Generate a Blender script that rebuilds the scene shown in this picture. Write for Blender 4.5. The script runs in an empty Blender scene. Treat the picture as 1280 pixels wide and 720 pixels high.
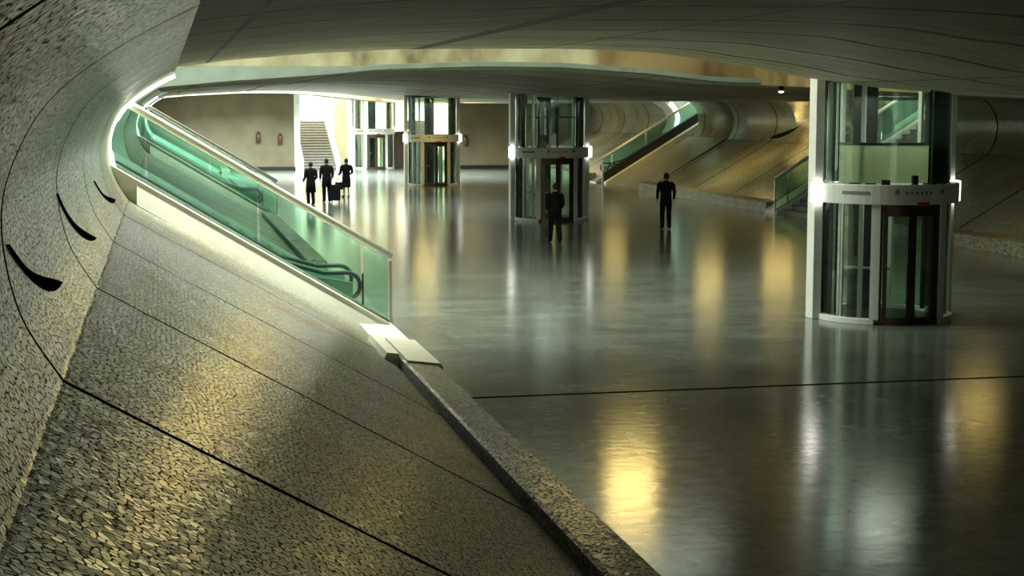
import bpy, bmesh, math, random
from mathutils import Vector, Matrix
random.seed(7)
S = bpy.context.scene
COL = S.collection
PI = math.pi
R = math.radians

# ------------------------------------------------------------------ camera, world, lights, exposure
cd = bpy.data.cameras.new('camera'); cam = bpy.data.objects.new('camera', cd); COL.objects.link(cam)
cd.sensor_width = 36; cd.lens = 36 * 2000 / 1280; cd.clip_end = 400
cam.location = (0, 0, 4.0)
cam.rotation_euler = (R(90) - math.atan(227 / 2000), 0, -R(12.25))
S.camera = cam
S.view_settings.view_transform = 'Standard'; S.view_settings.look = 'None'
S.view_settings.gamma = 1; S.view_settings.use_curve_mapping = False
S.view_settings.exposure = 0.15

w = bpy.data.worlds.new('world'); S.world = w; w.use_nodes = True
w.node_tree.nodes['Background'].inputs[0].default_value = (.75, .9, .8, 1)
w.node_tree.nodes['Background'].inputs[1].default_value = .05

def area(name, loc, size, power, col, target=None, spread=180):
    l = bpy.data.lights.new(name, 'AREA'); l.shape = 'RECTANGLE'; l.size, l.size_y = size
    l.energy = power; l.color = col; l.spread = R(spread)
    o = bpy.data.objects.new(name, l); COL.objects.link(o); o.location = loc
    d = Vector(target) - Vector(loc) if target else Vector((0, 0, -1))
    o.rotation_euler = d.to_track_quat('-Z', 'Y').to_euler()
    return o
DAY = (.87, 1.0, .80); WARM = (1.0, .73, .23); WHITE = (.95, 1.0, .95)
# daylight through the roof openings over the hall and over the side slots
area('skylight', (3.5, 33.7, 7.4), (20, 10), 1300, DAY)
area('skylight', (1.0, 30.3, 7.3), (9, 3.2), 1300, (.9, 1.0, .88))
area('skylight', (3.5, 62.9, 7.4), (20, 9.6), 2000, (.86, .98, .93))
area('skylight', (5, 92, 7.4), (22, 9), 15000, (.85, .97, 1.0))
area('skylight', (29, 55.2, 7.3), (7, 3.4), 350, DAY)
area('skylight', (29, 82.6, 7.3), (7, 6), 1300, DAY)
area('skylight', (1.5, -3, 7.3), (8, 11), 720, (.87, 1.0, .84))  # unseen, added behind the camera to light the near bank
# fill light added behind the camera, brightens the near mosaic and ceiling
area('rear_fill', (5, -11.5, 2.6), (12, 4), 70, (.90, 1.0, .82), (3, 10, 3.4), 140)
# warm lamps: one flood up in the near opening, the rest recessed flush in the soffits
def slope_strip(y, e):                              # added strip of light below the handrail, makes the glow on curb and bank
    o = area('curb_glow_fill', (1.70, y, 2.60), (4.9, .04), e, (1.0, .98, .82))
    ax = Vector((-1, 0, .602)).normalized(); az = Vector((.516, .12, .857)); az = (az - ax * az.dot(ax)).normalized()
    o.rotation_euler = Matrix((ax, az.cross(ax), az)).transposed().to_euler()
slope_strip(28.34, 95); slope_strip(57.84, 80)
area('warm_flood', (6.0, 38.2, 5.5), (1.0, .6), 75, WARM, (2, 20, 1))
area('warm_flood', (11.2, 37.6, 5.6), (1.2, .8), 42, WARM, (9, 20, 0))
for p, e in (((12.3, 76.6, 4.30), 90), ((23.3, 66.5, 4.1), 80), ((22.4, 78.5, 4.1), 70), ((21, 38.4, 4.15), 30), ((23.3, 95, 4.05), 90)):
    area('warm_downlight', p, (1.1, 1.3), e, WARM)
area('warm_strip', (26.5, 66.5, 3.5), (1.3, .35), 11, WARM, (18, 55, 3.0))
# lobby daylight
area('lobby_daylight', (13.5, 114, 7.3), (13, 18), 7000, (.95, 1.0, .92))

# ------------------------------------------------------------------ materials
def mat(name):
    m = bpy.data.materials.new(name); m.use_nodes = True
    nt = m.node_tree; b = nt.nodes['Principled BSDF']
    return m, nt, b
def nd(nt, t, **kw):
    n = nt.nodes.new(t)
    for k, v in kw.items(): setattr(n, k, v)
    return n
def ramp(nt, src, stops):
    r = nd(nt, 'ShaderNodeValToRGB'); e = r.color_ramp.elements
    while len(e) > 1: e.remove(e[-1])
    e[0].position, e[0].color = stops[0][0], (*stops[0][1], 1)
    for p, c in stops[1:]:
        x = e.new(p); x.color = (*c, 1)
    nt.links.new(src, r.inputs[0]); return r.outputs[0]
def math_n(nt, op, a, b=None, c=None):
    n = nd(nt, 'ShaderNodeMath', operation=op)
    for i, v in enumerate((a, b, c)):
        if v is None: continue
        if isinstance(v, (int, float)): n.inputs[i].default_value = v
        else: nt.links.new(v, n.inputs[i])
    return n.outputs[0]
def mixc(nt, f, a, b, mode='MIX'):
    n = nd(nt, 'ShaderNodeMix', data_type='RGBA', blend_type=mode)
    for i, v in ((0, f), (6, a), (7, b)):
        if isinstance(v, (int, float)): n.inputs[i].default_value = v
        elif isinstance(v, tuple): n.inputs[i].default_value = (*v, 1)
        else: nt.links.new(v, n.inputs[i])
    return n.outputs[2]
def uvxy(nt):
    u = nd(nt, 'ShaderNodeUVMap'); s = nd(nt, 'ShaderNodeSeparateXYZ')
    nt.links.new(u.outputs[0], s.inputs[0]); return u.outputs[0], s.outputs[0], s.outputs[1]
def simple(name, col, rough=.5, metal=0, noise=.0, scale=8, spec=.5):
    m, nt, b = mat(name)
    b.inputs['Roughness'].default_value = rough; b.inputs['Metallic'].default_value = metal
    b.inputs['Specular IOR Level'].default_value = spec
    tc = nd(nt, 'ShaderNodeTexCoord'); n = nd(nt, 'ShaderNodeTexNoise'); n.inputs['Scale'].default_value = scale
    n.inputs['Detail'].default_value = 4
    nt.links.new(tc.outputs['Object'], n.inputs[0])
    lo = tuple(c * (1 - noise) for c in col); hi = tuple(min(1, c * (1 + noise)) for c in col)
    nt.links.new(ramp(nt, n.outputs[0], [(.3, lo), (.7, hi)]), b.inputs['Base Color'])
    return m
def glow(name, col, strength):
    m, nt, b = mat(name)
    b.inputs['Base Color'].default_value = (*col, 1)
    b.inputs['Emission Color'].default_value = (*col, 1); b.inputs['Emission Strength'].default_value = strength
    return m
def glass(name, tint, refl=1.0, body=None, bodyfac=0):
    m, nt, b = mat(name); nt.nodes.remove(b)
    out = nt.nodes['Material Output']
    t = nd(nt, 'ShaderNodeBsdfTransparent'); t.inputs[0].default_value = (*tint, 1)
    g = nd(nt, 'ShaderNodeBsdfGlossy'); g.inputs['Roughness'].default_value = .03
    g.inputs[0].default_value = (.9, 1, .95, 1)
    f = nd(nt, 'ShaderNodeFresnel'); f.inputs[0].default_value = 1.45
    fac = math_n(nt, 'MULTIPLY', f.outputs[0], refl)
    mx = nd(nt, 'ShaderNodeMixShader'); nt.links.new(fac, mx.inputs[0])
    src = t.outputs[0]
    if body:
        d = nd(nt, 'ShaderNodeBsdfDiffuse'); d.inputs[0].default_value = (*body, 1)
        tl = nd(nt, 'ShaderNodeBsdfTranslucent'); tl.inputs[0].default_value = (*body, 1)
        md = nd(nt, 'ShaderNodeMixShader'); md.inputs[0].default_value = .5
        nt.links.new(d.outputs[0], md.inputs[1]); nt.links.new(tl.outputs[0], md.inputs[2])
        m2 = nd(nt, 'ShaderNodeMixShader'); m2.inputs[0].default_value = bodyfac
        nt.links.new(t.outputs[0], m2.inputs[1]); nt.links.new(md.outputs[0], m2.inputs[2]); src = m2.outputs[0]
    nt.links.new(src, mx.inputs[1]); nt.links.new(g.outputs[0], mx.inputs[2])
    nt.links.new(mx.outputs[0], out.inputs[0])
    return m

def mosaic(kerb=False):
    m, nt, b = mat('broken_tile_kerb' if kerb else 'broken_tile_mosaic')
    uv, s, y = uvxy(nt)
    if kerb: uv = nd(nt, 'ShaderNodeTexCoord').outputs['Object']
    # broken shards: cells a little longer across the slope
    v = nd(nt, 'ShaderNodeTexVoronoi', voronoi_dimensions='3D' if kerb else '2D', feature='DISTANCE_TO_EDGE'); v.inputs['Scale'].default_value = 22
    v2 = nd(nt, 'ShaderNodeTexVoronoi', voronoi_dimensions='3D' if kerb else '2D', feature='F1'); v2.inputs['Scale'].default_value = 22
    for q in (v, v2): nt.links.new(uv, q.inputs['Vector'])
    n = nd(nt, 'ShaderNodeTexNoise', noise_dimensions='3D' if kerb else '2D'); n.inputs['Scale'].default_value = 19; n.inputs['Detail'].default_value = 2
    nt.links.new(uv, n.inputs['Vector'])
    thr = math_n(nt, 'MULTIPLY', math_n(nt, 'SUBTRACT', n.outputs[0], .40), .75)       # joint width varies, fades out in places
    joint = math_n(nt, 'LESS_THAN', v.outputs['Distance'], thr)
    big = nd(nt, 'ShaderNodeTexNoise', noise_dimensions='3D' if kerb else '2D'); big.inputs['Scale'].default_value = .55; big.inputs['Detail'].default_value = 5
    nt.links.new(uv, big.inputs['Vector'])
    tile = ramp(nt, big.outputs[0], [(.3, (.36, .29, .17)), (.45, (.41, .385, .26)), (.6, (.42, .44, .33))])
    sep = nd(nt, 'ShaderNodeSeparateColor'); nt.links.new(v2.outputs['Color'], sep.inputs[0])
    var = ramp(nt, sep.outputs[0], [(0, (.85, .85, .85)), (1, (1.1, 1.1, 1.08))])
    tile = mixc(nt, 1.0, tile, var, 'MULTIPLY')
    c = mixc(nt, math_n(nt, 'MULTIPLY', joint, .95), tile, (.022, .022, .014))
    # expansion joints across the slope every 4.9 m, and one running along the crease
    fy = math_n(nt, 'PINGPONG', math_n(nt, 'SUBTRACT', y, 9.5), 2.45)
    wob = nd(nt, 'ShaderNodeTexNoise', noise_dimensions='3D' if kerb else '2D'); wob.inputs['Scale'].default_value = 1.2; nt.links.new(uv, wob.inputs['Vector'])
    seam = math_n(nt, 'LESS_THAN', math_n(nt, 'ADD', fy, math_n(nt, 'MULTIPLY', math_n(nt, 'SUBTRACT', wob.outputs[0], .5), .03)), .045)
    sc = math_n(nt, 'LESS_THAN', math_n(nt, 'ABSOLUTE', math_n(nt, 'ADD', math_n(nt, 'SUBTRACT', s, 4.49), math_n(nt, 'MULTIPLY', math_n(nt, 'SUBTRACT', wob.outputs[0], .5), .05))), .012)
    sm = math_n(nt, 'MAXIMUM', seam, math_n(nt, 'MULTIPLY', sc, .6))
    if not kerb: c = mixc(nt, sm, c, (.012, .012, .008))
    nt.links.new(c, b.inputs['Base Color'])
    b.inputs['Roughness'].default_value = .28
    rr = math_n(nt, 'ADD', math_n(nt, 'MULTIPLY', joint, .4), .27); nt.links.new(rr, b.inputs['Roughness'])
    if not kerb: nt.links.new(math_n(nt, 'MULTIPLY', math_n(nt, 'SUBTRACT', 1.0, math_n(nt, 'MAXIMUM', math_n(nt, 'MULTIPLY', joint, .8), sm)), .5), b.inputs['Specular IOR Level'])
    # every shard sits at its own slight tilt
    geo = nd(nt, 'ShaderNodeNewGeometry')
    vm = nd(nt, 'ShaderNodeVectorMath', operation='SUBTRACT'); nt.links.new(v2.outputs['Color'], vm.inputs[0]); vm.inputs[1].default_value = (.5, .5, .5)
    vs = nd(nt, 'ShaderNodeVectorMath', operation='SCALE'); nt.links.new(vm.outputs[0], vs.inputs[0]); vs.inputs['Scale'].default_value = .12
    bump = nd(nt, 'ShaderNodeBump'); bump.inputs['Strength'].default_value = 1.0; bump.inputs['Distance'].default_value = .02
    h = math_n(nt, 'MINIMUM', v.outputs['Distance'], .06)
    nt.links.new(math_n(nt, 'MULTIPLY', h, 8), bump.inputs['Height'])
    va = nd(nt, 'ShaderNodeVectorMath', operation='ADD'); nt.links.new(bump.outputs[0], va.inputs[0]); nt.links.new(vs.outputs[0], va.inputs[1])
    vn = nd(nt, 'ShaderNodeVectorMath', operation='NORMALIZE'); nt.links.new(va.outputs[0], vn.inputs[0])
    nt.links.new(vn.outputs[0], b.inputs['Normal'])
    return m

def board_concrete():
    m, nt, b = mat('board_marked_concrete')
    uv, x, y = uvxy(nt)
    mp = nd(nt, 'ShaderNodeMapping'); mp.inputs['Scale'].default_value = (.25, 5, 1); nt.links.new(uv, mp.inputs[0])
    g = nd(nt, 'ShaderNodeTexNoise', noise_dimensions='2D'); g.inputs['Scale'].default_value = 1.4; g.inputs['Detail'].default_value = 6; nt.links.new(mp.outputs[0], g.inputs['Vector'])
    st = nd(nt, 'ShaderNodeTexNoise', noise_dimensions='2D'); st.inputs['Scale'].default_value = .35; st.inputs['Detail'].default_value = 4; nt.links.new(uv, st.inputs['Vector'])
    base = ramp(nt, g.outputs[0], [(.3, (.36, .34, .25)), (.55, (.50, .475, .36)), (.75, (.60, .57, .45))])
    stain = ramp(nt, st.outputs[0], [(.35, (.72, .70, .64)), (.65, (1.05, 1.05, 1.0))])
    c = mixc(nt, 1.0, base, stain, 'MULTIPLY')
    wob = nd(nt, 'ShaderNodeTexNoise', noise_dimensions='2D'); wob.inputs['Scale'].default_value = .5; nt.links.new(uv, wob.inputs['Vector'])
    wv = math_n(nt, 'MULTIPLY', math_n(nt, 'SUBTRACT', wob.outputs[0], .5), .5)
    jy = math_n(nt, 'LESS_THAN', math_n(nt, 'PINGPONG', math_n(nt, 'ADD', y, wv), 1.3), .09)
    jy2 = math_n(nt, 'LESS_THAN', math_n(nt, 'PINGPONG', math_n(nt, 'ADD', y, wv), .325), .02)
    jx = math_n(nt, 'LESS_THAN', math_n(nt, 'ABSOLUTE', math_n(nt, 'SUBTRACT', x, 4.35)), .13)
    j2 = math_n(nt, 'LESS_THAN', math_n(nt, 'PINGPONG', math_n(nt, 'SUBTRACT', x, .75), 2.9), .03)
    c = mixc(nt, math_n(nt, 'MULTIPLY', jy2, .6), c, (.04, .04, .028))
    c = mixc(nt, math_n(nt, 'MULTIPLY', math_n(nt, 'MAXIMUM', jy, j2), .95), c, (.03, .03, .02))
    c = mixc(nt, math_n(nt, 'MULTIPLY', jx, .9), c, (.02, .02, .015))
    nt.links.new(c, b.inputs['Base Color']); b.inputs['Roughness'].default_value = .6
    return m

def stone_floor():
    m, nt, b = mat('polished_stone_floor')
    tc = nd(nt, 'ShaderNodeTexCoord')
    br = nd(nt, 'ShaderNodeTexBrick'); br.offset = .5
    br.inputs['Scale'].default_value = 1; br.inputs['Brick Width'].default_value = 1.2; br.inputs['Row Height'].default_value = .6
    br.inputs['Mortar Size'].default_value = .006; br.inputs['Bias'].default_value = 0
    br.inputs['Color1'].default_value = (.14, .152, .135, 1); br.inputs['Color2'].default_value = (.19, .203, .182, 1)
    br.inputs['Mortar'].default_value = (.05, .052, .045, 1)
    nt.links.new(tc.outputs['Object'], br.inputs[0])
    n = nd(nt, 'ShaderNodeTexNoise'); n.inputs['Scale'].default_value = .6; n.inputs['Detail'].default_value = 6
    nt.links.new(tc.outputs['Object'], n.inputs[0])
    n2 = nd(nt, 'ShaderNodeTexNoise'); n2.inputs['Scale'].default_value = 5; n2.inputs['Detail'].default_value = 5
    nt.links.new(tc.outputs['Object'], n2.inputs[0])
    c = mixc(nt, 1.0, br.outputs[0], ramp(nt, n.outputs[0], [(.3, (.7, .7, .68)), (.7, (1.15, 1.15, 1.1))]), 'MULTIPLY')
    c = mixc(nt, 1.0, c, ramp(nt, n2.outputs[0], [(.3, (.8, .8, .8)), (.7, (1.15, 1.15, 1.15))]), 'MULTIPLY')
    nt.links.new(c, b.inputs['Base Color'])
    rg = nd(nt, 'ShaderNodeMapRange'); rg.inputs['To Min'].default_value = .11; rg.inputs['To Max'].default_value = .20
    nt.links.new(n2.outputs[0], rg.inputs[0]); nt.links.new(rg.outputs[0], b.inputs['Roughness'])
    bp = nd(nt, 'ShaderNodeBump'); bp.inputs['Strength'].default_value = .2; bp.inputs['Distance'].default_value = .01
    nt.links.new(n2.outputs[0], bp.inputs['Height']); nt.links.new(bp.outputs[0], b.inputs['Normal'])
    return m

def fascia_mat():
    m, nt, b = mat('stained_cream_concrete')
    mr = nd(nt, 'ShaderNodeMix', data_type='RGBA', blend_type='MULTIPLY'); mr.inputs[7].default_value = (.62, .48, .30, 1)   # rust-stained panels towards the lift
    tc = nd(nt, 'ShaderNodeTexCoord')
    mp = nd(nt, 'ShaderNodeMapping'); mp.inputs['Scale'].default_value = (.8, 1, .5); nt.links.new(tc.outputs['Object'], mp.inputs[0])
    n = nd(nt, 'ShaderNodeTexNoise'); n.inputs['Scale'].default_value = 1.2; n.inputs['Detail'].default_value = 5; nt.links.new(mp.outputs[0], n.inputs[0])
    nt.links.new(ramp(nt, n.outputs[0], [(.30, (.14, .10, .05)), (.44, (.36, .30, .18)), (.6, (.50, .44, .29))]), mr.inputs[6])
    sp = nd(nt, 'ShaderNodeSeparateXYZ'); nt.links.new(tc.outputs['Object'], sp.inputs[0])
    st = nd(nt, 'ShaderNodeMapRange'); st.inputs['From Min'].default_value = 10.6; st.inputs['From Max'].default_value = 10.9; nt.links.new(sp.outputs[0], st.inputs[0])
    nt.links.new(st.outputs[0], mr.inputs[0]); nt.links.new(mr.outputs[2], b.inputs['Base Color'])
    b.inputs['Roughness'].default_value = .7
    return m

M = dict(
    mosaic=mosaic(), board=board_concrete(), floor=stone_floor(), fascia=fascia_mat(),
    cap=simple('green_grey_concrete', (.22, .26, .225), .6, 0, .25, 1.5),
    lip=simple('grey_green_concrete_lip', (.29, .33, .29), .6, 0, .15, 2),
    pale=simple('pale_smooth_plaster', (.70, .70, .60), .45, 0, .08, 3),
    kerb=mosaic(True), slope=simple('grey_apron_stone', (.20, .195, .15), .4, 0, .25, 12),
    white=simple('white_painted_steel', (.80, .80, .76), .35, 0, .04, 3),
    cream=simple('cream_wall', (.80, .74, .52), .6, 0, .06, 2),
    brown=simple('brown_wall', (.125, .105, .055), .6, 0, .2, .8),
    dark=simple('dark_metal', (.03, .032, .028), .35, .6, .2, 8),
    joint=simple('dark_floor_joint', (.016, .016, .013), .9, 0, .1, 8, 0),
    black=simple('black_rubber', (.015, .015, .015), .5, 0, .1, 8),
    bronze=simple('dark_bronze_frame', (.07, .055, .035), .35, .5, .15, 6),
    steel=simple('brushed_steel', (.62, .62, .56), .3, .9, .06, 12),
    rail=simple('pale_handrail', (.90, .87, .74), .35, 0, .05, 6),
    step=simple('grooved_step_metal', (.16, .17, .15), .4, .7, .2, 20),
    mint=simple('mint_side_panel', (.26, .36, .30), .35, 0, .06, 4),
    treads=simple('grey_brown_stair_tread', (.20, .18, .15), .5, 0, .2, 5),
    red=simple('dark_red_paint', (.07, .022, .015), .4, 0, .1, 5),
    redsign=simple('red_sign', (.6, .03, .02), .5, 0, .05, 5),
    ink=simple('grey_print', (.22, .22, .2), .5, 0, .05, 5),
    cloth=simple('black_cloth', (.006, .006, .007), .85, 0, .2, 20, .2),
    cloth2=simple('charcoal_cloth', (.008, .008, .009), .85, 0, .2, 20, .2),
    skin=simple('skin', (.32, .19, .12), .55, 0, .05, 10),
    hair=simple('dark_hair', (.012, .009, .007), .6, 0, .2, 40),
    frost=glass('frosted_pale_green_panel', (.8, .85, .7), .6, (.78, .82, .64), .9),
    glass=glass('green_tinted_glass', (.945, .985, .96), 1.0, (.5, .75, .62), .015),
    railglass=glass('sea_green_balustrade_glass', (.68, .87, .79), 1.0, (.40, .80, .64), .02),
    doorglass=glass('dark_green_door_glass', (.70, .80, .72), .8),
    pane=glow('bright_window_pane', (.80, .95, .92), 1.3),
    lamp=glow('white_lamp_diffuser', (1, .97, .9), 6),
    strip=glow('white_edge_glow', (.92, 1, .92), 2.2),  # self-glowing stand-in for the lit edges of the shells
    spot=glow('small_warm_lamp', (1, .9, .6), 8),
)

# ------------------------------------------------------------------ mesh helpers
class MB:
    def __init__(s): s.bm = bmesh.new(); s.uv = s.bm.loops.layers.uv.new('UVMap')
    def faces(s, vs, fs, mi=0, smooth=False):
        v = [s.bm.verts.new(p) for p in vs]; out = []
        for f in fs:
            try: q = s.bm.faces.new([v[i] for i in f])
            except ValueError: continue
            q.material_index = mi; q.smooth = smooth; out.append(q)
        return out
    def box(s, c, d, rz=0, bev=0):
        x, y, z = d[0] / 2, d[1] / 2, d[2] / 2
        vs = [Vector((a * x, b * y, e * z)) for a in (-1, 1) for b in (-1, 1) for e in (-1, 1)]
        m = Matrix.Translation(c) @ Matrix.Rotation(rz, 4, 'Z')
        f = s.faces([m @ v for v in vs], [(0, 1, 3, 2), (4, 6, 7, 5), (0, 4, 5, 1), (2, 3, 7, 6), (0, 2, 6, 4), (1, 5, 7, 3)])
        if bev:
            es = list({e for q in f for e in q.edges})
            bmesh.ops.bevel(s.bm, geom=es, offset=bev, segments=2, affect='EDGES', profile=.6)
        return s
    def prism(s, poly, y0, y1, mi=0):                 # polygon in (x, z), extruded along y
        n = len(poly)
        vs = [(x, y0, z) for x, z in poly] + [(x, y1, z) for x, z in poly]
        fs = [tuple(range(n)), tuple(range(2 * n - 1, n - 1, -1))] + [(i, i + n, (i + 1) % n + n, (i + 1) % n) for i in range(n)]
        s.faces(vs, fs, mi); return s
    def tube(s, pts, r, n=8, closed=False):
        pts = [Vector(p) for p in pts]; rings = []
        for i, p in enumerate(pts):
            a = pts[max(0, i - 1)]; b = pts[min(len(pts) - 1, i + 1)]
            t = (b - a).normalized(); u = t.cross(Vector((0, 1, 0)) if abs(t.y) < .9 else Vector((1, 0, 0))).normalized(); v = t.cross(u)
            rings.append([s.bm.verts.new(p + (u * math.cos(2 * PI * k / n) + v * math.sin(2 * PI * k / n)) * r) for k in range(n)])
        for a, b in zip(rings, rings[1:]):
            for k in range(n):
                f = s.bm.faces.new((a[k], a[(k + 1) % n], b[(k + 1) % n], b[k])); f.smooth = True
        s.bm.faces.new(rings[0]); s.bm.faces.new(rings[-1][::-1]); return s
    def sector(s, r0, r1, z0, z1, a0, a1, n=16, full=False):   # angles in degrees from -Y towards +X
        vs = []; m = n if full else n + 1
        for i in range(m):
            a = R(a0 + (a1 - a0) * i / n); sx, cy = math.sin(a), -math.cos(a)
            for r, z in ((r0, z0), (r1, z0), (r1, z1), (r0, z1)): vs.append((r * sx, r * cy, z))
        fs = []
        for i in range(n):
            j = (i + 1) % m
            for k in range(4): fs.append((i * 4 + k, i * 4 + (k + 1) % 4, j * 4 + (k + 1) % 4, j * 4 + k))
        if not full: fs += [(0, 1, 2, 3), tuple(4 * n + q for q in (3, 2, 1, 0))]
        s.faces(vs, fs); return s
    def lathe(s, prof, c=(0, 0, 0), n=16):
        c = Vector(c); rings = []
        for r, z in prof:
            rings.append([s.bm.verts.new(c + Vector((r * math.cos(2 * PI * k / n), r * math.sin(2 * PI * k / n), z))) for k in range(n)])
        for a, b in zip(rings, rings[1:]):
            for k in range(n):
                f = s.bm.faces.new((a[k], a[(k + 1) % n], b[(k + 1) % n], b[k])); f.smooth = True
        s.bm.faces.new(rings[0][::-1]); s.bm.faces.new(rings[-1]); return s
    def build(s, name, m, parent=None, kind=None, bevel=0):
        bmesh.ops.recalc_face_normals(s.bm, faces=s.bm.faces)
        me = bpy.data.meshes.new(name); s.bm.to_mesh(me); s.bm.free()
        for q in (m if isinstance(m, (list, tuple)) else [m]): me.materials.append(q)
        o = bpy.data.objects.new(name, me); COL.objects.link(o)
        if parent: o.parent = parent
        if kind: o['kind'] = kind
        if bevel:
            bv = o.modifiers.new('bevel', 'BEVEL'); bv.width = bevel; bv.segments = 2; bv.limit_method = 'ANGLE'
        return o
def tag(o, label, cat, group=None):
    o['label'] = label; o['category'] = cat
    if group: o['group'] = group
    return o
def thing(name, label, cat, loc=(0, 0, 0), rz=0, group=None):
    o = bpy.data.objects.new(name, None); o.empty_display_size = .2; COL.objects.link(o)
    o.location = loc; o.rotation_euler = (0, 0, rz); return tag(o, label, cat, group)
def copy_tree(o, parent=None):
    c = o.copy(); COL.objects.link(c)
    if parent: c.parent = parent
    for ch in list(o.children): copy_tree(ch, c)
    return c

# ------------------------------------------------------------------ setting: floor
MID = 13.07                      # centre line of the hall (x)
MB().box((MID, 55, -.15), (60, 150, .3)).build('floor', M['floor'], kind='structure')
m = MB().box((MID, 21.4, .0), (18.4, .10, .004)); m.build('trim_1', M['joint'], kind='structure')

# ------------------------------------------------------------------ setting: mosaic shells of the two sides
def smooth_pts(ps, n=6):
    out = []
    for i in range(len(ps) - 1):
        p0 = Vector(ps[max(0, i - 1)]); p1 = Vector(ps[i]); p2 = Vector(ps[i + 1]); p3 = Vector(ps[min(len(ps) - 1, i + 2)])
        for k in range(n):
            t = k / n
            out.append(.5 * ((2 * p1) + (p2 - p0) * t + (2 * p0 - 5 * p1 + 4 * p2 - p3) * t * t + (3 * p1 - p0 - 3 * p2 + p3) * t ** 3))
    out.append(Vector(ps[-1])); return [(p.x, p.y) for p in out]
BANK = [(3.3, .18), (2.3, .753), (1.0, 1.498), (-.2, 2.185), (-.6, 2.42)]
CURVE = smooth_pts([(-.6, 2.42), (-.82, 2.80), (-.91, 3.25), (-.86, 3.62), (-.63, 4.03), (-.23, 4.34), (.22, 4.58)])
PROF = BANK + CURVE[1:]
def sx(side, x): return x if side == 'left' else 2 * MID - x
def shell(side, y0, y1, PROF=PROF, low=3.3):
    b = MB(); acc = [0 if low > 0 else 4.49]
    for a, c in zip(PROF, PROF[1:]): acc.append(acc[-1] + math.hypot(c[0] - a[0], c[1] - a[1]))
    ny = max(2, int((y1 - y0) / 2)); grid = []
    for x, z in PROF: grid.append([b.bm.verts.new((sx(side, x), y0 + (y1 - y0) * k / ny, z)) for k in range(ny + 1)])
    for i in range(len(PROF) - 1):
        for k in range(ny):
            f = b.bm.faces.new((grid[i][k], grid[i + 1][k], grid[i + 1][k + 1], grid[i][k + 1])); f.smooth = low < 0 or i >= len(BANK) - 1
            for l in f.loops:
                ii = i if l.vert in (grid[i][k], grid[i][k + 1]) else i + 1
                l[b.uv].uv = (acc[ii], l.vert.co.y)
    outer = [(.22, 7.5), (-7, 7.5), (-7, -.2), (low, -.2)]
    for yk, row in ((y0, 0), (y1, ny)):
        ov = [b.bm.verts.new((sx(side, x), yk, z)) for x, z in outer]
        f = b.bm.faces.new([g[row] for g in grid] + ov); f.material_index = 1
        if row == 0: o0 = ov
        else: o1 = ov
    f = b.bm.faces.new([grid[-1][k] for k in range(ny + 1)] + [o1[0], o0[0]]); f.material_index = 1
    f = b.bm.faces.new([grid[0][k] for k in range(ny, -1, -1)] + [o0[3], o1[3]]); f.material_index = 1
    for i in range(3):
        f = b.bm.faces.new((o0[i], o0[i + 1], o1[i + 1], o1[i])); f.material_index = 1
    return b.build('wall_' + side, [M['mosaic'], M['cap']], kind='structure')
LEFT = [(-2, 28.0), (39, 57.5), (68, 86.6), (97, 101.4)]
RIGHT = [(-2, 53.2), (57.2, 73.9), (83.5, 101.4)]
for a, b_ in LEFT: shell('left', a, b_)
for a, b_ in RIGHT: shell('right', a, b_)
shell('right', 73.9, 79.2, CURVE, -.6)          # above the sunken apron only the curved wall goes on
# kerbs along the foot of each bank
def kerb(side, y0, y1, h=.22):
    p = [(3.86, 0), (3.86, h), (3.84, h + .02), (3.40, h + .08), (3.36, h + .06), (3.36, 0)]
    MB().prism([(sx(side, x), z) for x, z in p], y0, y1).build('baseboard_' + side, M['kerb'], kind='structure')
    MB().prism([(sx(side, x), z) for x, z in [(3.37, 0), (3.37, .12), (3.2, .16), (3.2, 0)]], y0, y1).build('trim_2', M['black'], kind='structure')
for a, b_ in LEFT: kerb('left', a, b_ if b_ > 90 or a > 30 else 24.2)
for a, b_ in RIGHT: kerb('right', a, b_, .36)
# pale end block of the near left kerb, with a smaller slab beside it
MB().prism([(3.92, 0), (3.92, .22), (3.88, .27), (3.40, .33), (3.36, 0)], 22.8, 25.2).build('trim_3', M['pale'], kind='structure')
MB().prism([(3.38, .1), (3.36, .34), (3.18, .36), (3.1, .2)], 23.4, 25.4).build('trim_4', M['pale'], kind='structure')
MB().prism([(3.92, 0), (3.92, .14), (3.30, .2), (3.30, 0)], 25.2, 28.4).build('trim_5', M['pale'], kind='structure')

# pale rounded reveal where a shell ends at a slot
def reveal(side, y0, y1, d0, d1):
    b = MB(); n = len(CURVE); rows = []
    for i, (x, z) in enumerate(CURVE):
        a = Vector(CURVE[max(0, i - 1)]); c = Vector(CURVE[min(n - 1, i + 1)]); t = (c - a).normalized()
        nx, nz = t.y, -t.x
        if nx < 0 and i < n / 2: nx, nz = -nx, -nz
        row = []
        for y, d in ((y0, d0), (y1, d1), (y1, -.12), (y0, -.12)):
            row.append(b.bm.verts.new((sx(side, x + nx * d), y, z + nz * d)))
        rows.append(row)
    for p, q in zip(rows, rows[1:]):
        for k in range(4):
            f = b.bm.faces.new((p[k], p[(k + 1) % 4], q[(k + 1) % 4], q[k])); f.smooth = k in (0,)
    b.bm.faces.new(rows[0]); b.bm.faces.new(rows[-1][::-1]); return b

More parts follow.
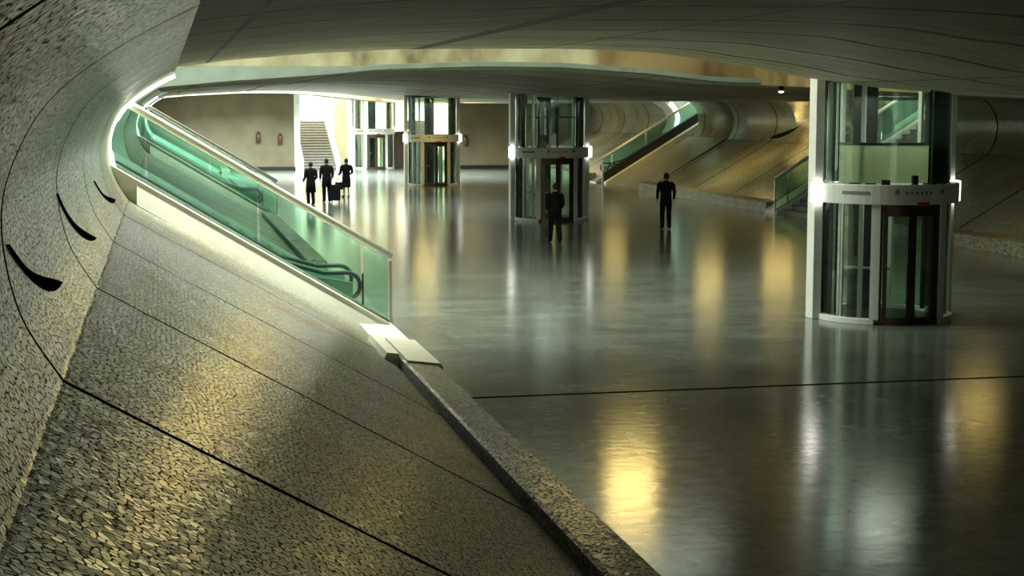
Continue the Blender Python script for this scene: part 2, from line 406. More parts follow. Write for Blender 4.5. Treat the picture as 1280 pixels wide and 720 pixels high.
# ------------------------------------------------------------------ setting: ceiling slabs
P1 = [(-.2, 4.58), (.2, 4.66), (1.3, 4.8), (2.7, 4.92), (4.1, 4.99), (5.6, 5.01), (7.05, 5.02), (8.56, 4.97), (10.1, 4.78), (11.85, 4.49), (13.2, 4.33), (15, 4.2), (17, 4.1), (20, 4.06), (23, 4.1), (26.3, 4.2)]
P2 = [(-.2, 4.40), (.2, 4.46), (1.8, 4.6), (3.7, 4.73), (5.3, 4.88), (7.7, 4.96), (9.7, 4.95), (11.8, 4.82), (13.9, 4.61), (16, 4.53), (18, 4.45), (20, 4.38), (23, 4.3), (26.3, 4.25)]
P3 = [(-.2, 4.45), (.2, 4.52), (2, 4.66), (5, 4.80), (7, 4.80), (9, 4.70), (11, 4.50), (12.4, 4.34), (14, 4.25), (18, 4.2), (22, 4.17), (26.3, 4.2)]
def zat(p, x):
    for (a, za), (b, zb) in zip(p, p[1:]):
        if a <= x <= b:
            t = (x - a) / (b - a); t2 = t * t * (3 - 2 * t) * .3 + t * .7; return za + (zb - za) * t2
    return p[-1][1] if x > p[-1][0] else p[0][1]
def slab(pa, pb, y0, y1, x0=-.2, x1=26.3, top=7.5):
    b = MB(); nx, ny = 56, max(2, int((y1 - y0) / 2)); g = []
    for i in range(nx + 1):
        x = x0 + (x1 - x0) * i / nx
        g.append([b.bm.verts.new((x, y0 + (y1 - y0) * k / ny, zat(pa, x) * (1 - k / ny) + zat(pb, x) * k / ny)) for k in range(ny + 1)])
    for i in range(nx):
        for k in range(ny):
            f = b.bm.faces.new((g[i][k], g[i + 1][k], g[i + 1][k + 1], g[i][k + 1])); f.smooth = True
    t = {}
    for i in (0, nx):
        for k in (0, ny): t[i, k] = b.bm.verts.new((g[i][k].co.x, g[i][k].co.y, top))
    for k in (0, ny): b.bm.faces.new([g[i][k] for i in range(nx + 1)] + [t[nx, k], t[0, k]]).material_index = 1
    for i in (0, nx): b.bm.faces.new([g[i][k] for k in range(ny + 1)] + [t[i, ny], t[i, 0]]).material_index = 1
    b.bm.faces.new((t[0, 0], t[nx, 0], t[nx, ny], t[0, ny])).material_index = 1
    for f in b.bm.faces:
        for l in f.loops: l[b.uv].uv = (l.vert.co.x, l.vert.co.y)
    return b.build('ceiling', [M['board'], M['fascia']], kind='structure')
def lip(p, y0, y1, x0, x1, h):                         # pale green lower edge of the far side of an opening
    b = MB(); n = 40; rows = []
    for i in range(n + 1):
        x = x0 + (x1 - x0) * i / n; z = zat(p, x)
        rows.append([b.bm.verts.new(q) for q in ((x, y0, z + .02), (x, y0 - .05, z + h + max(0, .34 * (1 - x / 5))), (x, y1, z + h + .03 + max(0, .34 * (1 - x / 5))), (x, y1, z))])
    for p_, q in zip(rows, rows[1:]):
        for k in range(4): b.bm.faces.new((p_[k], p_[(k + 1) % 4], q[(k + 1) % 4], q[k]))
    b.bm.faces.new(rows[0]); b.bm.faces.new(rows[-1][::-1])
    return b.build('trim_6', M['lip'], kind='structure')
slab(P1, P1, 4, 27.9)
slab(P1, P2, 27.9, 39.6, 15.0, 26.3)
slab(P2, P3, 39.6, 57.9); lip(P2, 39.0, 39.7, -.2, 15, .13)
slab(P3, P2, 57.9, 68.6, 15.0, 26.3)
P4 = [(x, z + .14) for x, z in P2]
slab(P4, P3, 68.6, 86.8); lip(P4, 68, 68.7, -.2, 15, .1)
slab(P3, P3, 86.8, 97, 18.0, 26.3)
slab(P3, P3, 97, 103.8)
# outer ends, so that no daylight leaks in from behind
MB().box((MID, -12.2, 3.5), (60, .4, 8)).build('wall_back', M['brown'], kind='structure')
MB().box((-7.2, 45, 3.5), (.4, 115, 8)).build('wall_left', M['cap'], kind='structure')
MB().box((33.3, 45, 3.5), (.4, 115, 8)).build('wall_right', M['cap'], kind='structure')
MB().box((MID, 55, 7.75), (42, 140, .3)).build('ceiling', M['cap'], kind='structure')

# ------------------------------------------------------------------ far wall and the bright lobby
FW = 101.4
m = MB(); m.box((2.05, FW + .2, 2.4), (12.1, .4, 5)); m.build('wall_far', M['brown'], kind='structure')
m = MB(); m.box((24.6, FW + .2, 2.4), (12.0, .4, 5)); m.build('wall_far', M['brown'], kind='structure')
MB().box((6.0, FW - .03, .12), (4.2, .06, .24)).build('baseboard_far', M['dark'], kind='structure')
MB().box((20.4, FW - .03, .12), (3.6, .06, .24)).build('baseboard_far', M['dark'], kind='structure')
MB().box((MID, 124, 3.7), (24, .4, 7.6)).build('wall_lobby', M['cream'], kind='structure')
MB().box((6.6, 113, 3.7), (.4, 22, 7.6)).build('wall_lobby', M['cream'], kind='structure')
MB().box((21.0, 113, 3.7), (.4, 22, 7.6)).build('wall_lobby', M['cream'], kind='structure')
# white jamb and the wall beside the stair
MB().box((8.22, FW + .3, 2.4), (.36, .7, 4.8)).build('trim_7', M['white'], kind='structure')
MB().box((11.60, 107.2, 2.3), (.94, .3, 4.6)).build('wall_lobby', M['cream'], kind='structure')
def flight(x0, x1, y0, n, rise, run, mtread, name, label, group=None):
    t = thing(name, label, 'stairs', ((x0 + x1) / 2, y0, 0), 0, group); hw = (x1 - x0) / 2
    for k in range(n):
        st = MB().box((0, run * (k + .5), rise * (k + 1) / 2), (2 * hw, run, rise * (k + 1))).build('step', mtread, t)
        MB().box((0, run * k - .015, rise * (k + 1) - .03), (2 * hw, .03, .06)).build('nosing', M['steel'], st)
    for q in (-1, 1):
        pl = [(0, 0), (0, .5), (n * run, n * rise + .5), (n * run + 1.5, n * rise + .5), (n * run + 1.5, 0)]
        b = MB(); vs = [(q * hw + d, y, z) for d in (q * .02, q * .32) for y, z in pl]
        k = len(pl); b.faces(vs, [tuple(range(k)), tuple(range(2 * k - 1, k - 1, -1))] + [(i, i + k, (i + 1) % k + k, (i + 1) % k) for i in range(k)])
        b.build('parapet', M['white'], t)
    MB().box((0, n * run + .75, n * rise / 2), (2 * hw, 1.5, n * rise)).build('landing', M['white'], t)
    return t
flight(8.75, 10.75, 102.6, 18, .168, .42, M['treads'], 'staircase', 'wide grey staircase with white parapets climbing out of the bright far lobby')
flight(16.3, 17.9, 104.2, 18, .168, .36, M['treads'], 'staircase', 'narrower white sided staircase seen behind the third glass lift at the far end')
# lobby windows (big bright panes) in the back wall
def window(i, x, z, wd, h):
    f = MB()
    for dx in (-wd / 2, 0, wd / 2): f.box((x + dx, 123.72, z), (.1, .12, h + .1))
    for dz in (-h / 2, h / 2): f.box((x, 123.72, z + dz), (wd + .1, .12, .1))
    f.build(f'window_{i}', M['white'], kind='structure')
    MB().box((x, 123.77, z), (wd, .03, h)).build(f'window_{i}', M['pane'], kind='structure')
window(1, 9.7, 3.6, 3.0, 1.3); window(2, 14.6, 3.2, 4.2, 1.9); window(3, 19, 3.5, 2.6, 1.2)
window(4, 14.8, 1.2, 2.6, 2.2)
d = MB(); d.box((15.05, 103.2, 1.2), (.95, .3, 2.4)); d.box((15.05, 103.03, 1.2), (.8, .05, 2.3)); d.build('door_1', M['bronze'], kind='structure')
MB().box((15.42, 102.98, 1.05), (.04, .06, .4)).build('door_1', M['steel'], kind='structure')

# ------------------------------------------------------------------ glass lifts
def lift(label, x, y, top, variant, ztop_glass=None):
    t = thing('glass_lift', label, 'elevator', (x, y, 0), 0, 'cylindrical glass lifts along the middle of the hall')
    z0, z1 = 2.22, 2.58
    MB().sector(0, 1.16, 0, .03, 0, 360, 40, True).build('pit_floor', M['dark'], t)
    MB().sector(1.14, 1.31, 0, .11, 31, 329, 48).build('base_ring', M['white'], t, bevel=.01)
    for q in (-1, 1):
        MB().box((q * 1.345, .1, top / 2), (.17, .34, top), 0, .015).build('post', M['white'], t)
        l = MB().box((q * 1.40, -.1, 2.40), (.2, .16, .40), 0, .03).build('lamp', M['lamp'], t); l['label'] = 'glowing white lamp box on the post'
    for a in (-31, 31, 150, 210): MB().sector(1.15, 1.31, .1, z0, a - 3.6, a + 3.6, 4).build('mullion', M['white'], t)
    for a in (-62, 62): MB().sector(1.19, 1.24, .1, z0, a - .9, a + .9, 2).build('mullion', M['steel'], t)
    for a0, a1 in ((-90, -34), (34, 90), (90, 146), (154, 206), (214, 270)):
        MB().sector(1.215, 1.232, .11, z0, a0, a1, 10).build('glass_panel', M['glass'], t)
    band = MB().sector(1.17, 1.38, z0, z1, 0, 360, 64, True).build('band', M['white'], t, bevel=.015)
    MB().sector(1.379, 1.386, 2.40, 2.46, -58, -36, 8).build('lettering', M['ink'], band)
    for a in (-17, -9, -5, -1, 3, 7, 11, 22):
        MB().sector(1.379, 1.386, 2.41, 2.50 if a in (-17, 22) else 2.46, a, a + (3.2 if a in (-17, 22) else 1.8), 3).build('pictogram', M['ink'], band)
    MB().sector(1.375, 1.41, 2.20, 2.27, 0, 10, 4).build('red_sign', M['redsign'], band)
    # sliding doors
    fr = MB(); fr.sector(1.17, 1.27, 2.1, z0, -27, 27, 12); fr.sector(1.17, 1.27, 0, .05, -27, 27, 12)
    for a in (-26.5, 26.5): fr.sector(1.17, 1.27, 0, z0, a - 1.2, a + 1.2, 2)
    fr.build('door_frame', M['bronze'], t)
    for q in (-1, 1):
        lf = MB()
        for a in (1.9, 22.9): lf.sector(1.19, 1.24, .05, 2.1, q * (a - 1.8), q * (a + 1.8), 3)
        for za, zb in ((.05, .14), (2.0, 2.1)): lf.sector(1.19, 1.24, za, zb, q * .2, q * 24.6, 6)
        lf = lf.build('door_leaf', M['bronze'], t)
        MB().sector(1.205, 1.22, .14, 2.0, q * 3.6, q * 21.2, 6).build('door_glass', M['doorglass'], lf)
    # upper drum
    for a0, a1 in ((-88, -30), (-30, 30), (30, 88), (92, 180), (180, 268)):
        MB().sector(1.2, 1.217, z1, top, a0, a1, 12).build('glass_panel', M['glass'], t)
    for a in (-84, 84, 120, 240, 180): MB().sector(1.12, 1.2, z1, top, a - 2, a + 2, 3).build('mullion', M['steel'], t)
    MB().sector(1.1, 1.24, top - .3, top - .2, 0, 360, 40, True).build('ring_beam', M['dark'], t)
    # things in the shaft
    for a in (-75, -48, 75, 105, 255): MB().box((1.02 * math.sin(R(a)), -1.02 * math.cos(R(a)), top / 2 + .05), (.07, .07, top - .1), R(a)).build('guide_rail', M['dark'] if a == 105 else M['white'], t)
    MB().box((0, .95, top / 2 + .02), (.5, .12, top - .06)).build('drive_column', M['dark'], t)
    c = MB(); c.tube([(-.98, -.35, 1.02), (-.6, -.8, 1.02), (-.3, -.98, 1.02)], .025); c.tube([(-.75, -.6, .05), (-.75, -.6, 1.02)], .02); c.build('handrail', M['steel'], t)
    area('lift_fill', (x, y, top - .55), (1.0, 1.0), 24, (.95, 1, .88))  # added fill light, brightens the shaft from inside
    if variant == 'apron':
        MB().sector(1.06, 1.08, z1 + .02, 3.30, -82, 84, 30).build('apron_panel', M['frost'], t)
        rim = MB().sector(1.05, 1.09, 3.29, 3.34, -82, 84, 30).build('apron_rim', M['dark'], t)
        for a, z, s in ((-24, .09, .12), (0, .17, .08), (19, .1, .06), (33, .08, .05)):
            MB().box((1.27 * math.sin(R(a)), -1.27 * math.cos(R(a)), z1 + z / 2), (s * 1.3, s, z), R(a), .008).build('sensor_box', M['black'], t)
    if variant == 'machine':
        cw = MB(); cw.box((.05, 0, 3.5), (.42, .3, .9)); cw.box((-.05, 0, 3.15), (.2, .5, .3)); cw.box((.0, 0, 3.62), (1.9, .08, .07)); cw.box((.2, 0, 3.95), (.25, .3, .5)); cw.build('counterweight', M['dark'], t)
        for q in (-.35, .35): MB().box((q, .3, 3.4), (.06, .06, 1.7)).build('cable_guide', M['dark'], t)
    return t
lift('nearest glass lift with frosted pale panel above its white band', 13.35, 28.2, 4.75, 'apron')
lift('second glass lift with dark machinery in its upper drum, walking person in front', 13.34, 55.15, 4.75, 'machine')
lift('third glass lift standing at the right edge of the bright lobby opening', 13.4, 80.9, 4.75, 'plain')
lift('farthest glass lift standing inside the bright lobby beside the staircase', 13.3, 103.3, 4.75, 'plain')

# ------------------------------------------------------------------ slots: balustrades, escalators, stairs
SL = .602
def zc(x): return .12 + SL * (3.92 - x)        # top of the edge curb in left-hand coordinates
def strip_prism(side, xs, lo, hi, y0, y1):
    pl = [(sx(side, x), zc(x) + lo) for x in xs] + [(sx(side, x), zc(x) + hi) for x in reversed(xs)]
    return MB().prism(pl, y0, y1)
TOPX = -4.0
def curb(side, y0, y1, mt='pale', drop=-.42):
    strip_prism(side, (3.92, TOPX), drop, 0, y0, y1).build('trim_8', M[mt], kind='structure')
def balustrade(side, y, label):
    t = thing('glass_balustrade', label, 'balustrade', (sx(side, 3.92), y, 0), 0, 'glass balustrades along the slots')
    def loc(b, name, m): o = b.build(name, m, t); o.matrix_parent_inverse = Matrix.Translation((-sx(side, 3.92), -y, 0)); return o
    xs = [3.90, 3.42, 1.6, -.3, -2.1, TOPX]
    for a, c in zip(xs, xs[1:]): loc(strip_prism(side, (a - .02, c + .02), .01, 1.18, y - .01, y + .01), 'glass_pane', M['railglass'])
    h = MB().tube([(sx(side, x), y, zc(x) + 1.22) for x in (3.95, 2.0, 0, TOPX)], .068, 14); loc(h, 'handrail', M['rail'])
    e = MB(); e.box((sx(side, 3.93), y, .62), (.05, .06, 1.24)); loc(e, 'end_post', M['steel'])
    e = MB(); e.box((sx(side, 3.43), y, .72), (.03, .05, .62)); loc(e, 'post', M['dark'])
    e = strip_prism(side, (3.9, TOPX), 0, .05, y - .035, y + .035); loc(e, 'base_channel', M['mint'])
    return t
def escalator(side, y0, wd, label):
    x0 = 3.3
    t = thing('escalator', label, 'escalator', (sx(side, x0), y0, 0), 0, 'escalators in the side slots')
    def loc(b, name, m, par=None):
        o = b.build(name, m, par or t)
        o.matrix_parent_inverse = Matrix.Translation((-sx(side, x0), -y0, 0)) if par is None else Matrix()
        return o
    def zz(x): return .05 + SL * (x0 - .9 - x) if x < x0 - .9 else .05
    loc(MB().prism([(sx(side, x), z) for x, z in ((x0 - .9, .0), (TOPX, zz(TOPX) - .15), (TOPX, zz(TOPX) - .75), (x0 - 1.9, -.1))], y0 + .1, y0 + wd - .1), 'truss', M['dark'])
    loc(MB().box((sx(side, x0 - .1), y0 + wd / 2, .03), (1.7, wd - .2, .06)), 'landing_plate', M['steel'])
    for yy in (y0, y0 + wd - .14):
        sk = [(x0, .06), (x0, .82), (x0 - .5, .92), (x0 - 1.2, .98), (TOPX, zz(TOPX) + .55), (TOPX, zz(TOPX) - .6), (x0 - 1.3, 0)]
        loc(MB().prism([(sx(side, x), z) for x, z in sk], yy, yy + .14), 'skirt_panel', M['mint'])
        g = [(x0 + .1, .85), (x0 - .9, 1.12), (TOPX, zz(TOPX) + 1.0), (TOPX, zz(TOPX) + .5), (x0 - 1.2, .97), (x0, .8)]
        loc(MB().prism([(sx(side, x), z) for x, z in g], yy + .06, yy + .08), 'glass_panel', M['glass'])
        pts = [(TOPX, zz(TOPX) + 1.02), (x0 - 1.2, 1.2), (x0 - .5, 1.0)] + [(x0 - .1 + .24 * math.cos(R(a)), .76 + .24 * math.sin(R(a))) for a in range(90, -100, -20)] + [(x0 - .3, .52)]
        loc(MB().tube([(sx(side, x), yy + .07, z) for x, z in pts], .04), 'handrail', M['black'])
    n = 17; first = None
    for k in range(n):
        x = x0 - .9 - .4 * (k + .5); z = zz(x) + .08
        if first is None:
            b = MB().box((0, 0, 0), (.4, wd - .3, .05)); b.box((.18, 0, -.12), (.03, wd - .3, .2))
            for q in range(12): b.box((0, -wd / 2 + .2 + q * (wd - .4) / 11, .03), (.38, .03, .015))
            first = b.build('step', M['step'], t); s_ = first; bx, bz = x, z
        else:
            s_ = first.copy(); COL.objects.link(s_)
        s_.parent = t; s_.location = (sx(side, x) - sx(side, x0), wd / 2, z)
        if side == 'right': s_.rotation_euler = (0, 0, PI)
    return t
def slot_stair(side, y0, y1, label, n=20):
    t = thing('staircase', label, 'stairs', (sx(side, 3.6), y0, 0), 0, 'staircases in the side slots')
    g = 1 if side == 'right' else -1; wd = y1 - y0
    for k in range(n):
        s_ = MB().box((g * (.29 * k + .145), wd / 2, .174 * (k + 1) - .2), (.29, wd - .1, .42)).build('step', M['treads'], t)
        MB().box((g * (.29 * k + .01), wd / 2, .174 * (k + 1)), (.05, wd - .1, .025)).build('nosing', M['dark'], s_)
    for yy in (0, wd):
        pl = [(g * -.05, -.0), (g * -.05, .22), (g * n * .29, n * .174 + .3), (g * n * .29, n * .174 - .5), (g * .8, 0)]
        MB().prism(pl, yy - .06, yy + .06).build('string', M['cap' if side == 'left' else 'pale'], t)
    return t
# left slots: the edge curb and glass stand at the near side of the slot
for y0, la, lb, lc in (
        (28.0, 'large sea green glass balustrade with pale rail along the near left slot', 'near left escalator behind the large sea green glass balustrade', 'stair beside the near left escalator, seen through the green glass'),
        (57.5, 'smaller green glass balustrade with pale rail in the second left slot', 'second left escalator, behind the smaller green glass balustrade', 'stair beside the second left escalator')):
    curb('left', y0 - .02, y0 + .52); balustrade('left', y0 + .40, la)
    b = MB(); vs = [(x, y, zc(x) + d) for x in (3.90, -.46) for y, d in ((y0 - .02, -.06), (y0 - .26, -.40), (y0 - .32, -.40), (y0 - .32, -.48), (y0, -.48))]
    b.faces(vs, [(0, 1, 2, 3, 4), (9, 8, 7, 6, 5)] + [(i, i + 5, (i + 1) % 5 + 5, (i + 1) % 5) for i in range(5)])
    b.build('trim_8', M['pale'], kind='structure')                        # splayed face of the curb with a small ledge at its foot
    escalator('left', y0 + .8, 1.5, lb); slot_stair('left', y0 + 3.0, y0 + 6.5, lc)
    strip_prism('left', (3.92, TOPX), -1.6, -.25, y0 + 6.6, y0 + 11).build('trim_9', M['slope'], kind='structure')
# right slots: escalator or stair at the far side of the slot
slot_stair('right', 53.4, 56.0, 'dark stair with glass balustrade rising right behind the nearest lift')
curb('right', 56.0, 57.2, 'pale', -.6); balustrade('right', 56.15, 'small glass balustrade rising right beside the end of the right kerb')
escalator('right', 80.9, 1.5, 'far right escalator rising to the right behind green glass')
curb('right', 79.5, 79.95, 'pale', -.34); balustrade('right', 80.2, 'long green glass balustrade of the far right escalator')
strip_prism('right', (3.92, TOPX), -.42, .46, 79.98, 80.12).build('trim_9', M['black'], kind='structure')
strip_prism('right', (3.92, -.5), -1.8, -.32, 73.9, 79.95).build('trim_9', M['slope'], kind='structure')
strip_prism('right', (3.92, TOPX), -1.8, -.25, 82.5, 83.5).build('trim_9', M['cap'], kind='structure')

# reveals, and an added glowing line that makes each rounded edge look lit
for side, y0, y1, d0, d1, lab in (('left', 28.0, 28.32, .0, .03, 'white glow added round the edge of the near left shell'),
                                  ('left', 57.5, 57.82, .0, .03, 'white glow added round the edge of the second left shell')):
    reveal(side, y0, y1, d0, d1).build('trim_10', M['pale'], kind='structure')
    pts = [(x + .03 if i < 12 else x, y1 - .03, z - (.05 if i > 20 else 0)) for i, (x, z) in enumerate(CURVE) if y1 < 40 or z < 4.42]
    tag(MB().tube(pts, .04, 8).build('edge_glow', M['strip']), lab, 'light')
reveal('right', 82.7, 83.5, -.1, .35).build('trim_10', M['pale'], kind='structure')
tag(MB().tube([(sx('right', x) + (.02 if i > 12 else -.02), 82.64, z - .04) for i, (x, z) in enumerate(CURVE) if z < 4.2], .12, 10).build('edge_glow', M['strip']), 'white glow added along the rounded edge at the top of the far right escalator', 'light')
reveal('right', 56.6, 57.2, -.1, .25).build('trim_10', M['pale'], kind='structure')

# ------------------------------------------------------------------ dark vents in the curved walls
def at_height(zq):
    for (xa, za), (xb, zb) in zip(CURVE, CURVE[1:]):
        if za <= zq <= zb: u = (zq - za) / (zb - za); return xa + (xb - xa) * u
    return CURVE[0][0]
def vent(side, ya, za, yb, zb, wd, label):
    # a crescent slot slanting along the wall, high at its near end (ya) and low at its far end (yb)
    b = MB(); n = 18; rows = []
    for i in range(n + 1):
        f = i / n; z = za + (zb - za) * f - .10 * math.sin(PI * f); y = ya + (yb - ya) * f
        hw = wd * (.05 + math.sin(PI * f ** 1.5) ** .8) / 2; row = []
        for e, d in ((-1, .004), (-.5, .02), (.5, .02), (1, .004), (1, -.08), (-1, -.08)):
            zz = max(2.44, z + e * hw); row.append(b.bm.verts.new((sx(side, at_height(zz) + d), y, zz)))
        rows.append(row)
    for p, q in zip(rows, rows[1:]):
        for k in range(6): b.bm.faces.new((p[k], p[(k + 1) % 6], q[(k + 1) % 6], q[k]))
    b.bm.faces.new(rows[0]); b.bm.faces.new(rows[-1][::-1])
    tag(b.build('wall_vent', M['joint']), label, 'vent', 'dark vents in the curved side walls')
vent('left', 9.7, 3.2, 12.3, 2.70, .10, 'nearest dark crescent vent in the left mosaic wall')
vent('left', 14.3, 3.25, 17.4, 2.62, .11, 'middle dark crescent vent in the left mosaic wall')
vent('left', 21.2, 3.05, 24.6, 2.62, .09, 'farthest small dark vent in the left wall, next to the green glass edge')
vent('right', 43.0, 3.15, 45.0, 2.75, .16, 'dark vent in the wall right of the nearest lift')
vent('right', 60.5, 3.2, 63.6, 2.6, .22, 'dark vent in the far right bank, right one of the pair')
vent('right', 65.5, 3.2, 68.6, 2.6, .22, 'dark vent in the far right bank, left one of the pair')

# ------------------------------------------------------------------ small wall fittings
def fixture(x, z, label):
    t = thing('wall_fixture', label, 'wall fixture', (x, FW - .01, z - .35), 0, 'dark red fixtures on the far wall')
    MB().box((0, -.02, .35), (.34, .04, .72), 0, .01).build('back_plate', M['brown'], t)
    MB().lathe([(.09, .06), (.13, .1), (.13, .5), (.08, .6), (.04, .64)], (0, -.16, 0)).build('body', M['red'], t)
    MB().box((0, -.16, .68), (.2, .08, .06), 0, .01).build('valve', M['dark'], t)
fixture(5.8, 2.06, 'dark red fixture on the far brown wall, left one near the stairs')
fixture(7.15, 1.96, 'dark red fixture on the far brown wall, next to the white jamb')
fixture(18.95, 1.8, 'dark red fixture on the far wall right of the third lift')
t = thing('spotlight', 'small glowing spotlight under the ceiling edge left of the nearest lift', 'light', (15.7, 39.4, 4.54))
MB().lathe([(.02, -.16), (.07, -.14), (.08, -.04), (.03, 0), (.03, .02)]).build('housing', M['dark'], t)
MB().lathe([(.005, -.19), (.06, -.18), (.07, -.155), (.02, -.15)]).build('bulb', M['spot'], t)

# ------------------------------------------------------------------ people
def skin(name, verts, edges, m, parent, root=0, sub=2):
    me = bpy.data.meshes.new(name); me.from_pydata([v[:3] for v in verts], edges, [])
    o = bpy.data.objects.new(name, me); COL.objects.link(o)
    sk = o.modifiers.new('skin', 'SKIN'); sk.use_smooth_shade = True
    layer = me.skin_vertices[0].data if me.skin_vertices else None
    if layer is None:
        with bpy.context.temp_override(object=o, active_object=o): bpy.ops.mesh.customdata_skin_add()
        layer = me.skin_vertices[0].data
    for i, v in enumerate(verts):
        rr = v[3]; layer[i].radius = rr if isinstance(rr, tuple) else (rr, rr); layer[i].use_root = (i == root)
    ss = o.modifiers.new('sub', 'SUBSURF'); ss.levels = sub; ss.render_levels = sub
    dg = bpy.context.evaluated_depsgraph_get(); dg.update()
    nm = bpy.data.meshes.new_from_object(o.evaluated_get(dg)); bpy.data.objects.remove(o)
    for p in nm.polygons: p.use_smooth = True
    nm.materials.clear(); nm.materials.append(m)
    q = bpy.data.objects.new(name, nm); COL.objects.link(q); q.parent = parent; return q
def person(label, loc, rz, h=1.75, stride=.2, swing=.2, lift=0, elbow=.2, coat=0, bare=False, hold=None, cap=False, broad=1.0):
    """figure facing local -Y; stride = fore/aft reach of the feet, swing = of the hands"""
    k = h / 1.75; t = thing('person', label, 'person', loc, rz)
    def V(x, y, z, r): return (x * k, y * k, z * k, tuple(q * k for q in r) if isinstance(r, tuple) else r * k)
    vs, es = [], []
    def add(v, p=None):
        vs.append(v)
        if p is not None: es.append((p, len(vs) - 1))
        return len(vs) - 1
    pel = add(V(0, 0, .95, (.15, .11))); ab = add(V(0, -.01, 1.10, (.135, .10)), pel); ch = add(V(0, 0, 1.30, (.16, .11)), ab)
    nk = add(V(0, .01, 1.47, .06), ch); h0 = add(V(0, -.005, 1.56, .062), nk); h1 = add(V(0, -.02, 1.63, (.075, .088)), h0); h2 = add(V(0, -.01, 1.69, (.07, .085)), h1); add(V(0, 0, 1.735, .045), h2)
    add(V(0, -.118, 1.615, .014), h1)
    for q in (-1, 1): add(V(q * .082, .01, 1.63, .014), h1)
    J = {}
    for q in (-1, 1):
        sw = swing * q
        sh = add(V(q * .19 * broad, 0, 1.42, .06), ch)
        el = (q * (.25 * broad), .02 + sw * .35, 1.13)
        wr = (q * (.25 * broad - (.06 if hold else 0)), sw - elbow * .8 - .02, .90 + elbow * .5 + abs(sw) * .1)
        e = add(V(*el, .042), sh); w_ = add(V(*wr, .028), e)
        d = (Vector(wr) - Vector(el)).normalized()
        pa = Vector(wr) + d * .08; p_ = add(V(*pa, (.022, .036)), w_)
        for f in range(4):
            y_ = (-.033 + .022 * f); L = (.062, .075, .07, .055)[f]
            a = pa + d * .02 + Vector((0, y_, 0)); b = a + d * L * .55 + Vector((-q * .008, 0, 0)); c = b + d * L * .45 + Vector((-q * .022, 0, .004))
            i = add(V(*a, .0095), p_); i = add(V(*b, .0085), i); add(V(*c, .007), i)
        th = Vector(wr) + d * .035 + Vector((0, -.035, 0)); i = add(V(*th, .011), w_); i = add(V(*(th + d * .03 + Vector((-q * .012, -.018, 0))), .009), i)
        J['el', q], J['wr', q] = el, wr
    for q in (-1, 1):
        st = -stride * q; ln = lift * (1 if st > 0 else 0)
        hp = add(V(q * .09, 0, .90, .095), pel)
        kn = (q * .095, st * .35 - .04 - ln * .3, .50 + ln * .15); an = (q * .09, st, .09 + ln)
        lr = 1 if bare else .6; a = add(V(*kn, .05 * lr), hp); cf = ((kn[0] + an[0]) / 2, (kn[1] + an[1]) / 2 + .012, (kn[2] + an[2]) / 2 + .06)
        a = add(V(*cf, .042 * lr), a); a = add(V(*an, .03 * (lr + .15)), a); a2 = add(V(an[0] * 1.1, an[1] - .10, .045 + ln * .6, (.03, .022)), a); add(V(an[0] * 1.2, an[1] - .15, .032 + ln * .4, (.026, .016)), a2)
        J['kn', q], J['an', q] = kn, an
    skin('body', vs, es, M['skin'], t)
    def K(p): return tuple(c * k for c in p)
    def ring_loft(b, rings, n=20):                       # horizontal ellipses (cx, cy, z, rx, ry), bottom to top
        ps = []
        for cx, cy, z, rx, ry in rings: ps.append([b.bm.verts.new(K((cx + rx * math.cos(2 * PI * i / n), cy + ry * math.sin(2 * PI * i / n), z))) for i in range(n)])
        for p, q in zip(ps, ps[1:]):
            for i in range(n):
                f = b.bm.faces.new((p[i], p[(i + 1) % n], q[(i + 1) % n], q[i])); f.smooth = True
        b.bm.faces.new(ps[0][::-1]); b.bm.faces.new(ps[-1])
    def limb(b, pts, rad, n=12):
        pts = [Vector(K(p)) for p in pts]; ps = []
        for i, p in enumerate(pts):
            d = (pts[min(i + 1, len(pts) - 1)] - pts[max(i - 1, 0)]).normalized(); u = d.cross(Vector((1, 0, 0))).normalized(); v = d.cross(u)
            ps.append([b.bm.verts.new(p + (u * math.cos(2 * PI * q / n) + v * math.sin(2 * PI * q / n)) * rad[i] * k) for q in range(n)])
        for p, q in zip(ps, ps[1:]):
            for i in range(n):
                f = b.bm.faces.new((p[i], p[(i + 1) % n], q[(i + 1) % n], q[i])); f.smooth = True
        b.bm.faces.new(ps[0][::-1]); b.bm.faces.new(ps[-1])
    def lerp(a, c, u): return tuple(x + (y - x) * u for x, y in zip(a, c))
    b = MB(); hem = .80 - coat * .30
    ring_loft(b, [(0, .005, hem, .185 + coat * .035, .14 + coat * .03), (0, 0, .93, .185, .138), (0, 0, 1.05, .172, .128), (0, 0, 1.17, .178, .13), (0, 0, 1.29, .195 * broad, .135), (0, 0, 1.375, .20 * broad, .125), (0, .005, 1.425, .17 * broad, .105), (0, .01, 1.46, .11, .085), (0, .01, 1.50, .072, .07)])
    for q in (-1, 1):
        sh = (q * .165 * broad, 0, 1.405); sh2 = (q * .205 * broad, .0, 1.36); el, wr = J['el', q], J['wr', q]
        limb(b, [(q * .10, 0, 1.41), sh, sh2, lerp(sh2, el, .5), el, lerp(el, wr, .5), wr], [.06, .072, .07, .062, .056, .05, .043])
    b.build('jacket', M['cloth'], t)
    b = MB()
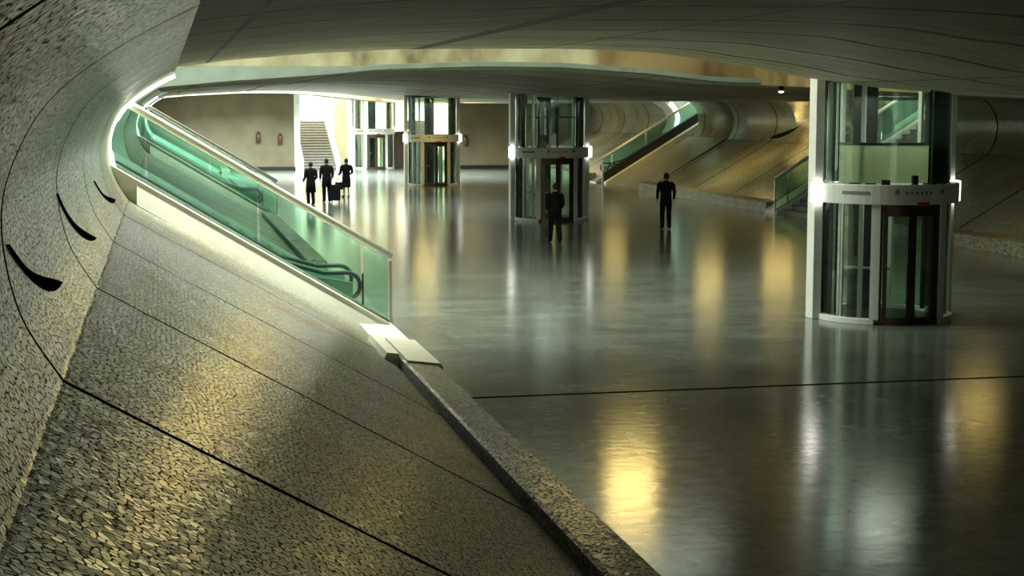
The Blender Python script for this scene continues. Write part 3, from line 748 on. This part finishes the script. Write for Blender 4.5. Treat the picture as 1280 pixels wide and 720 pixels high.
    if bare:
        ring_loft(b, [(0, 0, .46, .20, .17), (0, 0, .62, .20, .165), (0, 0, .8, .185, .145), (0, 0, .95, .16, .12), (0, 0, 1.04, .14, .11)])
        b.build('skirt', M['cloth2'], t)
    else:
        ring_loft(b, [(0, 0, .80, .16, .12), (0, 0, .9, .172, .128), (0, 0, 1.02, .155, .118)])
        for q in (-1, 1):
            kn, an = J['kn', q], J['an', q]; hp = (q * .09, 0, .90); lo = (an[0], an[1] + .005, max(an[2] - .045, .03))
            limb(b, [hp, lerp(hp, kn, .4), lerp(hp, kn, .8), kn, lerp(kn, lo, .25), lerp(kn, lo, .6), lo], [.098, .095, .082, .076, .074, .068, .062])
        b.build('trousers', M['cloth2'], t)
    for q in (-1, 1):
        an = J['an', q]; ln = an[2] - .09; b = MB()
        limb(b, [(an[0], an[1] + .05, .045 + ln), (an[0], an[1] + .02, .055 + ln), (an[0] * 1.04, an[1] - .05, .055 + ln * .8), (an[0] * 1.12, an[1] - .12, .045 + ln * .6), (an[0] * 1.2, an[1] - .19, .036 + ln * .4), (an[0] * 1.2, an[1] - .215, .034 + ln * .4)], [.03, .048, .05, .046, .036, .015])
        b.build('shoe', M['black'], t)
    b = MB()
    ring_loft(b, [(0, .045 , 1.565, .05, .045)] + [(0, .012 + .02 * (1 - f), 1.60 + f * .15, .083 * math.sqrt(max(0, 1 - max(0, f - .35) ** 2 / .44)), .098 * math.sqrt(max(0, 1 - max(0, f - .35) ** 2 / .44)) * (.72 + .28 * min(1, f / .4))) for f in (0, .15, .3, .45, .6, .75, .88, .97)])
    b.build('hair', M['hair'], t)
    return t, J, k
person('man in black coat walking, leftmost of the three by the lobby', (5.85, 65.7, 0), R(200), 1.76, .05, .04, 0, .18, 1.0, broad=1.05)
person('person in black pulling a suitcase, middle of the three by the lobby', (6.66, 67.3, 0), R(185), 1.84, .10, .06, 0, .1, .6)
person('person in dark coat and skirt carrying a bag, rightmost of the three by the lobby', (7.85, 70.6, 0), R(195), 1.72, .06, .05, 0, .25, .5, bare=True, broad=1.15)
person('dark silhouette walking in front of the second glass lift', (11.25, 45.8, 0), R(185), 1.76, .20, .12, .03, .15, .1)
person('person in black jacket walking alone on the open floor at right', (16.0, 50.0, 0), R(170), 1.86, .14, .06, .02, .08, .2, broad=1.05)
# suitcase and bag
t = thing('suitcase', 'black upright suitcase on wheels beside the middle person of the three', 'suitcase', (6.98, 66.9, 0))
MB().box((0, 0, .42), (.40, .26, .66), 0, .05).build('shell', M['cloth2'], t)
hd = MB(); hd.tube([(-.12, .08, .74), (-.12, .1, 1.02), (.12, .1, 1.02), (.12, .08, .74)], .014); hd.build('handle', M['steel'], t)
for qx in (-1, 1):
    for qy in (-1, 1): MB().sector(0, .05, -.015, .015, 0, 360, 14, True).build('wheel', M['black'], t).matrix_basis = Matrix.Translation((qx * .15, qy * .09, .05)) @ Matrix.Rotation(PI / 2, 4, 'Y')
t = thing('handbag', 'black bag hanging from the hand of the rightmost of the three', 'bag', (7.50, 70.5, .36))
b = MB(); b.prism([(-.19, 0), (.19, 0), (.15, .32), (-.15, .32)], -.08, .08); b.build('pouch', M['cloth'], t, bevel=.03)
MB().tube([(-.1, 0, .3)] + [(-.1 * math.cos(R(a)), 0, .32 + .2 * math.sin(R(a))) for a in range(10, 180, 20)] + [(.1, 0, .3)], .012).build('handle', M['black'], t)
